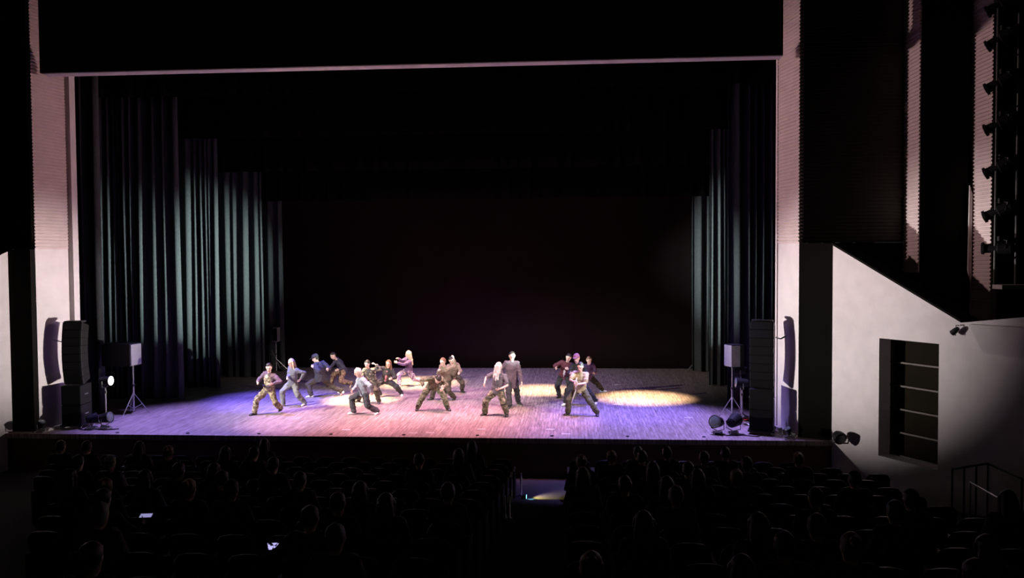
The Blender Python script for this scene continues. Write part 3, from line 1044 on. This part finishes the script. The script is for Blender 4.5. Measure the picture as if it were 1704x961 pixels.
    if hairkind == 'long':
        b0 = hc - fd * .05 * kh
        dn = (V((0, 0, -1)) - fd * .15).normalized()
        rings(bm, [(b0 + hu * .03 * kh, hs, fd, .085 * kh, .055 * kh), (b0 - hu * .07 * kh - fd * .01, hs, fd, .095 * kh, .055 * kh), (b0 - hu * .10 * kh + dn * .12 - fd * .02, hs, fd, .10 * kh, .05 * kh), (b0 - hu * .1 * kh + dn * .28 - fd * .03, hs, fd, .05 * kh, .03 * kh)], 14)
        for sd in (-1, 1):
            capsule(bm, hc + hs * sd * .07 * kh + hu * .04 * kh, hc + hs * sd * .08 * kh - hu * .1 * kh + dn * .1, .03 * kh, .022 * kh, 10)
    if hairkind == 'veil':      # hair thrown over the face
        for sd, ln in ((-.05, .30), (0, .34), (.05, .26)):
            capsule(bm, hc + fd * .06 * kh + hs * sd + hu * .05, hc + fd * .085 * kh + hs * sd * 1.3 + V((-.05, 0, -ln)), .042, .02, 10)
        capsule(bm, hc - fd * .03 + hu * .04, hc - fd * .03 - hu * .1, .08 * kh, .05 * kh)
    if hairkind == 'bun':
        c = hc - fd * .1 * kh + hu * .07 * kh
        capsule(bm, c, c + hu * .01, .042 * kh, .04 * kh)
    remesh('hair', bm, PM[hair], .011, root, 2, .010, .6 if not lowres else .4, seed=3)
    if cap:
        bm = NB()
        rr = []
        for t, w in ((.2, .088), (.5, .09), (.85, .078), (1.1, .05), (1.2, .015)):
            rr.append((hc + hu * t * hh - fd * .008 * kh, hs, fd, w * kh, (w + .016) * kh))
        rings(bm, rr, 16)
        cp = build('cap', bm, PM[cap], root, True)
        bm = NB()
        rings(bm, [(hc + hu * .48 * hh + fd * .06 * kh, hs, hu, .07 * kh, .008), (hc + hu * .44 * hh + fd * .12 * kh, hs, hu, .068 * kh, .008), (hc + hu * .36 * hh + fd * .165 * kh, hs, hu, .035 * kh, .006)], 12)
        build('peak', bm, PM[cap], cp, True)
    if extra: extra(root, dict(pel=pel, neck=neck, u=u, Sh=Sh, Fw=Fw, T=T, k=k, F=F, arms=arms))
    return root


def vest(m):
    def f(root, j):
        k, u, Sh, Fw, T, pel, neck = (j[x] for x in ('k', 'u', 'Sh', 'Fw', 'T', 'pel', 'neck'))
        bm = NB()
        rings(bm, [(pel + u * .02, Sh, Fw, .19 * k, .15 * k), (pel + u * T * .35, Sh, Fw, .18 * k, .145 * k), (pel + u * T * .65, Sh, Fw, .19 * k, .15 * k), (pel + u * T * .86, Sh, Fw, .15 * k, .13 * k), (neck - u * .02, Sh, Fw, .09 * k, .095 * k)], 18)
        v = remesh('vest', bm, PM[m], .014, root, 2, .01, .6)
        bm = NB()
        for sx in (-1, 1):
            c = pel + u * T * .33 + Sh * sx * .08 * k + Fw * .15 * k
            capsule(bm, c - Sh * .03, c + Sh * .03, .04 * k, .04 * k, 10, .6)
        build('pocket', bm, PM['blackc'], v, True)
    return f


def shirt_front(m):
    def f(root, j):
        k, u, Sh, Fw, T, pel, neck = (j[x] for x in ('k', 'u', 'Sh', 'Fw', 'T', 'pel', 'neck'))
        bm = NB()
        rings(bm, [(pel + u * .03 + Fw * .06, Sh, Fw, .07 * k, .085 * k), (pel + u * T * .5 + Fw * .06, Sh, Fw, .06 * k, .083 * k), (neck - u * .05 + Fw * .05, Sh, Fw, .05 * k, .06 * k)], 12)
        remesh('shirt', bm, PM[m], .013, root, 2, .008, .7)
    return f


def cord(root, j):
    k, u, Sh, Fw, T, pel, neck = (j[x] for x in ('k', 'u', 'Sh', 'Fw', 'T', 'pel', 'neck'))
    p = pel + Fw * .235 * k - Sh * .05
    bm = NB()
    path(bm, [neck - u * .1 + Fw * .20 * k - Sh * .05, p + u * .2, p + u * .02, p - V((0, 0, .14)) - Sh * .05 + Fw * .02, p - V((0, 0, .34)) - Sh * .12], .016, 8)
    build('cord', bm, PM['white'], root, True)


DG = 'dancers on the stage'
DANCERS = [
    dict(h=1.5, az=-20, face_az=10, fl=(-5.04, 2.51, 0), fr=(-4.42, 2.9, 0), pel=(-4.67, 2.66, .67), neck=(-4.61, 2.58, 1.17), head=(-4.60, 2.50, 1.34), hl=(-4.87, 2.32, .94), hr=(-4.47, 2.32, .90),
         top='mauve', legs='camot', shoe='darkshoe', hair='hair', lift=(0, .05), toes=((-.6, -.8, 0), None), kp=((-.4, 0, 0), (.1, 0, 0)), ep=((-.6, 0, 0), (.9, 0, .3)), extra=vest('camot'),
         label='lunging dancer at far left in a tan camouflage vest and trousers'),
    dict(h=1.48, az=-35, fl=(-4.74, 3.97, 0), fr=(-4.11, 4.09, 0), pel=(-4.46, 4.03, .68), neck=(-4.40, 3.92, 1.15), head=(-4.43, 3.86, 1.31), hl=(-4.50, 3.66, .88), hr=(-4.18, 3.85, .79), hairkind='long',
         top='grey', legs='greyjeans', shoe='whiteshoe', hair='blond', face_pitch=.3, label='blond long-haired dancer in a grey top, pale jeans and white shoes'),
    dict(h=1.55, az=-120, face_az=-80, fl=(-4.37, 5.49, 0), fr=(-3.51, 5.95, 0), pel=(-4.13, 5.74, .56), neck=(-4.17, 5.70, 1.08), head=(-4.28, 5.69, 1.22), hl=(-4.32, 5.50, .98), hr=(-3.84, 5.55, .90), cap='blackc',
         top='navy', legs='brownc', shoe='whiteshoe', hair='hair', loose=1.3, lift=(0, .06), kp=((-.6, 0, .3), (0, -.2, -.6)), toes=((-1, -.2, 0), (-.5, .2, -1)), label='crouching dancer in a dark cap, dark jacket and brown trousers'),
    dict(h=1.5, az=-75, face_az=-40, fl=(-4.38, 7.67, 0), fr=(-3.66, 7.62, 0), pel=(-3.94, 7.64, .58), neck=(-4.08, 7.42, .97), head=(-4.20, 7.36, 1.11), hl=(-4.24, 7.05, .74), hr=(-3.98, 7.10, .66), lift=(0, .08),
         top='navy', legs='camop', shoe='darkshoe', hair='hair', toes=((-1, -.3, 0), (-.4, -.3, -1)), kp=((-.5, 0, .5), (0, 0, 0)), label='short black-haired dancer bending left in a dark jacket and rust camouflage trousers'),
    dict(h=1.52, az=-55, face_az=-60, fl=(-2.26, 2.71, 0), fr=(-1.59, 2.77, 0), pel=(-1.96, 2.74, .62), neck=(-2.00, 2.60, 1.06), head=(-2.08, 2.54, 1.21), hl=(-2.22, 2.40, .70), hr=(-1.68, 2.52, .63),
         top='denim', legs='jeans', shoe='whiteshoe', hair='platinum', toes=((-1, -.2, 0), (-.2, -1, 0)), kp=((-.3, 0, 0), (0, 0, 0)), label='pale-haired dancer in a light denim jacket, dark jeans and white shoes'),
    dict(h=1.48, az=-10, fl=(-2.66, 4.77, 0), fr=(-1.96, 4.48, 0), pel=(-2.19, 4.63, .62), neck=(-2.27, 4.45, 1.05), head=(-2.28, 4.38, 1.21), hl=(-2.45, 4.10, .74), hr=(-2.04, 4.30, 1.22), ep=((0, 0, 0), (.8, 0, 0)),
         top='stripe', legs='brownc', shoe='darkshoe', hair='hair', label='dancer in a dark striped top, one hand raised, behind the denim jacket'),
    dict(h=1.45, az=-5, fl=(-2.21, 5.68, 0), fr=(-1.57, 5.93, 0), pel=(-2.04, 5.81, .50), neck=(-1.93, 5.64, .92), head=(-1.90, 5.56, 1.08), hl=(-2.31, 5.40, .78), hr=(-1.78, 5.38, .62), ep=((-.5, 0, .9), (0, 0, 0)), extra=shirt_front('pinkc'),
         top='blackc', legs='blackc', shoe='whiteshoe', hair='brown', hairkind='long', kp=((-.2, 0, 0), (.5, 0, 0)), label='dancer in black with a pink shirt front and white shoes, legs wide'),
    dict(h=1.48, az=-70, fl=(-2.04, 7.80, 0), fr=(-1.30, 8.30, 0), pel=(-1.76, 8.05, .53), neck=(-1.71, 7.90, .95), head=(-1.72, 7.84, 1.11), hl=(-2.08, 7.75, .98), hr=(-2.10, 7.60, .86), lift=(0, .06), kp=((-.4, 0, .3), (0, 0, -.3)), toes=((-1, -.2, 0), (-.6, 0, -1)),
         top='purple', legs='mauvep', shoe='whiteshoe', hair='blond', hairkind='long', label='farthest running dancer with light hair, purple top, arms held to the left'),
    dict(h=1.55, az=20, face_az=15, face_pitch=1.2, fl=(-.58, 3.38, 0), fr=(.29, 3.41, 0), pel=(-.13, 3.40, .72), neck=(.04, 2.98, 1.0), head=(.12, 2.84, .98), hl=(-.28, 2.80, .76), hr=(.26, 2.72, .72), ep=((-.9, 0, .6), (.6, 0, .3)), hem=.02, loose=1.1,
         top='camog', legs='camog', shoe='darkshoe', hair='hair', kp=((-.3, 0, 0), (.3, 0, 0)), label='dancer bent forward with wide straddled legs in green camouflage'),
    dict(h=1.48, az=-35, fl=(-.47, 5.21, 0), fr=(.23, 5.23, 0), pel=(-.03, 5.22, .60), neck=(-.03, 5.0, 1.05), head=(-.07, 4.92, 1.22), hl=(-.17, 4.72, .98), hr=(.25, 4.95, 1.34), ep=((0, 0, 0), (.6, .3, .6)),
         top='tan', legs='brownc', shoe='darkshoe', hair='brown', label='dancer in a tan top raising one arm, behind the bent camouflage dancer'),
    dict(h=1.45, az=15, fl=(-.26, 6.58, 0), fr=(.26, 6.72, 0), pel=(.02, 6.65, .55), neck=(.0, 6.42, .95), head=(-.02, 6.32, 1.10), hl=(-.17, 6.14, .67), hr=(.25, 6.2, .69),
         top='tan', legs='brownc', shoe='darkshoe', hair='hair', label='dancer mostly hidden behind the tan-topped dancer with the raised arm'),
    dict(h=1.58, az=-15, face_az=-20, face_pitch=.6, fl=(1.44, 2.76, 0), fr=(2.06, 2.61, 0), pel=(1.80, 2.69, .68), neck=(1.86, 2.60, 1.18), head=(1.85, 2.52, 1.37), hl=(1.44, 2.55, .88), hr=(1.87, 2.36, .78), sleeve=.5, hem=.06, loose=1.1,
         ep=((-.8, 0, 0), (.9, 0, .2)), top='grey', legs='camog', shoe='darkshoe', hair='platinum', hairkind='veil', label='dancer with pale hair over the face in a grey tee and camouflage trousers'),
    dict(h=1.62, az=10, fl=(2.04, 3.83, 0), fr=(2.24, 4.6, 0), pel=(2.07, 4.22, .80), neck=(2.09, 4.16, 1.32), head=(2.10, 4.12, 1.49), hl=(1.82, 4.05, .85), hr=(2.42, 3.95, .56), hem=.26, loose=1.1, ep=((0, 0, 0), (.5, 0, 0)),
         top='mauve', legs='blackc', shoe='darkshoe', hair='hair', label='tallest standing dancer in a long mauve cardigan, behind the pale-haired one'),
    dict(h=1.5, az=-15, fl=(3.46, 5.70, 0), fr=(3.84, 5.62, 0), pel=(3.61, 5.66, .70), neck=(3.70, 5.48, 1.14), head=(3.75, 5.40, 1.30), hl=(3.36, 5.20, 1.00), hr=(3.72, 5.16, .98), ep=((-.8, 0, .2), (.6, 0, 0)),
         top='burgundy', legs='blackc', shoe='darkshoe', hair='hair', extra=shirt_front('white'), label='dancer in a burgundy jacket over white, left of the khaki shirt'),
    dict(h=1.58, az=-20, fl=(3.66, 4.37, 0), fr=(4.56, 4.66, 0), pel=(4.05, 4.51, .68), neck=(4.03, 4.42, 1.22), head=(3.99, 4.38, 1.39), hl=(3.80, 4.15, .98), hr=(4.08, 4.13, .98), cap='pinkc',
         top='blackc', legs='blackc', shoe='whiteshoe', hair='brown', label='dancer in a pink cap, dark clothes and white shoes, behind the khaki shirt'),
    dict(h=1.58, az=-20, fl=(3.74, 2.85, 0), fr=(4.55, 2.75, 0), pel=(4.07, 2.80, .72), neck=(4.10, 2.70, 1.21), head=(4.08, 2.63, 1.37), hl=(3.93, 2.36, .99), hr=(3.99, 2.34, .93), sleeve=.55, loose=1.12, hem=.06, ep=((-.8, 0, .1), (1.0, .2, .2)),
         top='khaki', legs='olive', shoe='darkshoe', hair='hair', extra=cord, label='front dancer in a baggy khaki shirt and olive trousers with a hanging cord'),
    dict(h=1.48, az=20, fl=(4.12, 6.24, 0), fr=(4.82, 6.90, 0), pel=(4.33, 6.55, .54), neck=(4.38, 6.35, .96), head=(4.39, 6.28, 1.11), hl=(4.19, 6.13, .65), hr=(4.56, 6.15, .72), toes=(None, (1, -.2, 0)),
         top='purple', legs='blackc', shoe='blueshoe', hair='brown', label='farthest dancer at right in purple, one blue shoe stretched out'),
]
for d in DANCERS:
    person('person', group=DG, **d)
# ------------------------------------------------------------------ stalls: seats and audience
def make_seat():
    t = empty('auditorium_seat', (0, 0, 0))
    bm = NB()
    pts = []
    for z, y, w in ((.36, .02, .235), (.6, -.03, .24), (.8, -.085, .225), (.87, -.105, .17), (.885, -.11, .1)):
        pts.append((V((0, y, z)), V((1, 0, 0)), V((0, 1, -.1)).normalized(), w, .045))
    rings(bm, pts, 14)
    build('backrest', bm, M['seat_shell'], t, True)
    bm = NB()
    box(bm, (-.225, .03, .36), (.225, .46, .46), None, .03)
    build('seat', bm, M['seat_cloth'], t)
    for s in (-1, 1):
        bm = NB()
        box(bm, (s * .258 - .018, -.06, 0), (s * .258 + .018, .38, .56))
        box(bm, (s * .258 - .02, -.05, .56), (s * .258 + .02, .40, .60))
        build('armrest', bm, M['seat_shell'], t)
    return t


ROWNAME = ['front', 'second', 'third', 'fourth', 'fifth', 'sixth', 'seventh', 'eighth', 'ninth', 'tenth', 'eleventh', 'twelfth', 'thirteenth']
ROWY = [-1.95 - 1.0 * k for k in range(13)]
AISLE = (2.6, 3.75)
seat_pos = []
for k, y in enumerate(ROWY):
    d = y + 20.05
    left = max(3.9 - d * .675, -9.2 + .4 * y)
    right = min(3.9 + d * .53, 7.85 - .582 * y)
    if k > 2 : right = min(right, 9.6)
    x = AISLE[0] - .28
    while x > left:
        seat_pos.append((k, round(x, 3), y, -round((AISLE[0] - .28 - x) / .56) - 1))
        x -= .56
    x = AISLE[1] + .28
    while x < right:
        seat_pos.append((k, round(x, 3), y, round((x - AISLE[1] - .28) / .56) + 1))
        x += .56
seat_pos.sort(key=lambda p: -p[0])
seat_pos = seat_pos[:296]


def place(n_):
    w = ['next', 'second', 'third', 'fourth', 'fifth', 'sixth', 'seventh', 'eighth', 'ninth', 'tenth', '11th', '12th', '13th', '14th', '15th', '16th', '17th', '18th', '19th', '20th', '21st', '22nd', '23rd', '24th', '25th', '26th', '27th', '28th', '29th', '30th'][abs(n_) - 1]
    side = 'left' if n_ < 0 else 'right'
    return ('next to the centre aisle on its %s' if w == 'next' else w + ' %s of the centre aisle') % side


seat0 = make_seat()
for i, (k, x, y, n_) in enumerate(seat_pos):
    o = seat0 if i == 0 else clone(seat0)
    o.location = (x, y, zfloor(y))
    tag(o, 'dark folding seat, %s row from the stage, %s' % (ROWNAME[k], place(n_)), 'seat', 'seats of the %s row' % ROWNAME[k])

# audience, built facing the stage with the seat at the origin
SIT = dict(h=1.66, az=180, fl=(-.14, .52, 0), fr=(.14, .50, 0), pel=(0, .17, .54), neck=(0, .10, 1.03), head=(0, .13, 1.18), hl=(-.14, .42, .62), hr=(.14, .42, .62), shoe='darkshoe',
           kp=((0, 0, .6), (0, 0, .6)), rot=False, vox=.012, lowres=True)


def sitter(label, group, **kw):
    a = dict(SIT)
    a.update(kw)
    return person('person', label, group, **a)


def seat_near(k, x):
    return min((p for p in seat_pos if p[0] == k), key=lambda p: abs(p[1] - x))


PROTO = [sitter('x', None, top='blackc', legs='blackc', hair='hair'), sitter('x', None, top='navy', legs='blackc', hair='hair', hairkind='long'),
         sitter('x', None, top='blackc', legs='jeans', hair='brown', hairkind='bun'), sitter('x', None, top='grey', legs='blackc', hair='greyhair')]
first = [True] * 4
taken = set()


def audience(k, x, p, label=None):
    s = seat_near(k, x)
    if s in taken: return
    for ph in (PHONE1, PHONE2):          # nobody sits in the line between a phone and the rear of the hall
        if s[2] < ph.y - .3 and abs(s[1] - (ph.x + (3.9 - ph.x) * (s[2] - ph.y) / (-20.05 - ph.y))) < .42: return
    taken.add(s)
    o = PROTO[p] if first[p] else clone(PROTO[p])
    first[p] = False
    o.location = (s[1], s[2], zfloor(s[2]))
    what = ['short dark-haired', 'long dark-haired', 'bun-haired', 'grey-haired'][p]
    tag(o, label or '%s audience member, %s row, %s' % (what, ROWNAME[k], place(s[3])), 'person', '%s audience in the %s row' % (what, ROWNAME[k]))


AUD = [(10, -0.92, 3), (11, 1.95, 3), (10, 4.4, 1), (7, 4.87, 0), (8, 5.18, 3), (5, 5.46, 0), (6, 4.1, 1), (8, 8.03, 0), (12, 4.03, 2), (9, 7.31, 0), (9, 1.1, 0), (9, 1.76, 1),
       (12, -0.09, 0), (8, -0.89, 2), (8, 2.2, 0), (10, 5.68, 1), (10, 6.43, 0), (11, 5.82, 0), (11, 7.26, 1), (12, 6.96, 0), (12, 4.99, 1), (10, -1.7, 0), (11, 6.42, 2), (6, -2.44, 0), (6, -1.54, 1), (5, -4.0, 3), (5, -0.97, 0),
       (2, -6.5, 0), (2, -5.2, 1), (3, 6.2, 0), (3, 7.8, 2), (4, 7.0, 0), (4, 1.2, 0), (3, -2.6, 1), (2, 5.2, 3)]


def screen_mat(name, thr, s):
    m = glow(name, (.5, .5, 1), s)
    nt = m.node_tree
    tc = nt.nodes.new('ShaderNodeTexCoord')
    nz = nt.nodes.new('ShaderNodeTexNoise')
    nz.inputs['Scale'].default_value = 22
    nz.inputs['Detail'].default_value = 1
    nt.links.new(tc.outputs['Object'], nz.inputs[0])
    rp = nt.nodes.new('ShaderNodeValToRGB')
    rp.color_ramp.elements[0].position = thr
    rp.color_ramp.elements[0].color = (.005, .005, .01, 1)
    rp.color_ramp.elements[1].position = thr + .04
    rp.color_ramp.elements[1].color = (.55, .52, 1, 1)
    nt.links.new(nz.outputs[0], rp.inputs[0])
    nt.links.new(rp.outputs[0], nt.nodes['Principled BSDF'].inputs['Emission Color'])
    nt.nodes['Principled BSDF'].inputs['Base Color'].default_value = (.02, .02, .02, 1)
    return m


SCREEN, SCREEN2 = screen_mat('phone_screen', .42, 1.0), screen_mat('phone_screen_dim', .3, .5)
CYAN = glow('cyan_lens', (.25, .8, 1), 2.5)
# two people who hold phones
PHONE1, PHONE2 = V((.70, -11.5, 1.263)), V((-1.251, -10.5, 1.252))
for k, ph, dx, lab, lab2, rot, s in ((10, PHONE1, .28, 'audience member raising a bright phone in the eleventh row', 'phone with a bright pale violet screen held up at lower left', R(78), 1.0),
                                  (9, None, .25, 'audience member looking at a phone held almost flat in the tenth row', 'phone held almost flat, a thin bluish line, at far left', R(24), 1.0)):
    if ph is None: ph = PHONE2
    st = min((p for p in seat_pos if p[0] == k and p not in taken and abs(p[1] - ph.x - .16) > .31), key=lambda p: abs(p[1] - ph.x))
    taken.add(st)
    org = V((st[1], st[2], zfloor(st[2])))
    rel = ph - org
    sgn = 1 if rel.x > 0 else -1
    hands = dict(hl=(-.14, .42, .62), hr=(.14, .42, .62))
    hands['hr' if sgn > 0 else 'hl'] = tuple(rel + V((.0, -.05, -.07)))
    o = sitter(lab, None, top='blackc', legs='blackc', hair='hair', **hands)
    o.location = org
    mt = Matrix.Rotation(rot, 4, 'X') @ Matrix.Rotation(R(4), 4, 'Z')
    t = empty('phone', ph, lab2, 'phone')
    bm = NB(); box(bm, (-.078, -.038, -.005), (.078, .038, .0), mt, .004)
    build('case', bm, M['black_gloss'], t)
    bm = NB(); box(bm, (-.072, -.034, .0002), (.072, .034, .001), mt)
    build('screen', bm, SCREEN if k == 10 else SCREEN2, t)
for k, x, p in AUD:
    audience(k, x, p)
rnd = random.Random(11)
free = [s for s in seat_pos if s not in taken]
rnd.shuffle(free)
for s in free[:26]:
    audience(s[0], s[1], rnd.choice((0, 0, 1, 1, 2)))

# aisle: guard posts and a floor light
for i, (x, y, h, lab) in enumerate(((2.72, -1.75, .50, 'slim metal post at the stage end of the centre aisle, by the little light'), (2.60, -4.6, .42, 'left of two slim metal posts along the centre aisle'), (2.68, -4.6, .42, 'right of two slim metal posts along the centre aisle'))):
    bm = NB()
    lathe(bm, (x, y, zfloor(y)), (0, 0, 1), [(0, .06), (.02, .06), (.03, .02), (h, .02), (h + .01, .012)], 12)
    tag(build('aisle_post', bm, M['steel'], None, True), lab, 'post')
t = empty('aisle_light', (2.80, -2.0, -.95), 'small cyan floor light at the foot of the aisle post', 'lamp')
boxo('housing', (-.05, -.07, 0), (.05, .07, .09), M['black'], t)
boxo('lens', (.0505, -.055, .015), (.058, .055, .08), CYAN, t)
spot('aisle_beam', (2.90, -2.0, -.78), (3.22, -1.86, -.95), .26, 60.0, (1, .85, .2), 1.0, .02)
spot('aisle_beam', (2.90, -1.95, -.78), (3.3, -1.7, -.95), .26, 20.0, (.35, .2, 1), 1.0, .02)
spot('aisle_beam', (2.88, -2.02, -.75), (2.95, -2.05, -.95), .10, 60.0, (.2, .75, 1), 1.0, .02)

# guard rail round the stairwell by the right wall
A, B, C_ = V((10.94, -4.14, .35)), V((11.8, -3.68, .35)), V((11.9, -4.7, .33))
t = empty('guard_rail', (A.x, A.y, zfloor(A.y)), 'thin dark metal guard rail beside the right side wall', 'railing')
org = t.location.copy()
bm = NB(); path(bm, [A - org, B - org, C_ - org], .022, 8)
build('top_rail', bm, M['darksteel'], t)
for q in (A, A.lerp(B, .33), A.lerp(B, .67), B, C_):
    bm = NB(); tube(bm, (q.x - org.x, q.y - org.y, zfloor(q.y) - org.z), q - org, .018)
    build('post', bm, M['darksteel'], t)
p, q = V((11.01, -4.7, .25)), V((11.04, -5.6, .23))
bm = NB(); path(bm, [p, q], .018, 8)
bm2 = bm
for r_ in (p, q):
    tube(bm, (r_.x, r_.y, zfloor(r_.y)), r_, .014)
tag(build('low_handrail', bm, M['steel']), 'pale low handrail sloping towards the rear by the right wall', 'railing')
# bottle and orange bag glimpsed among the left seats
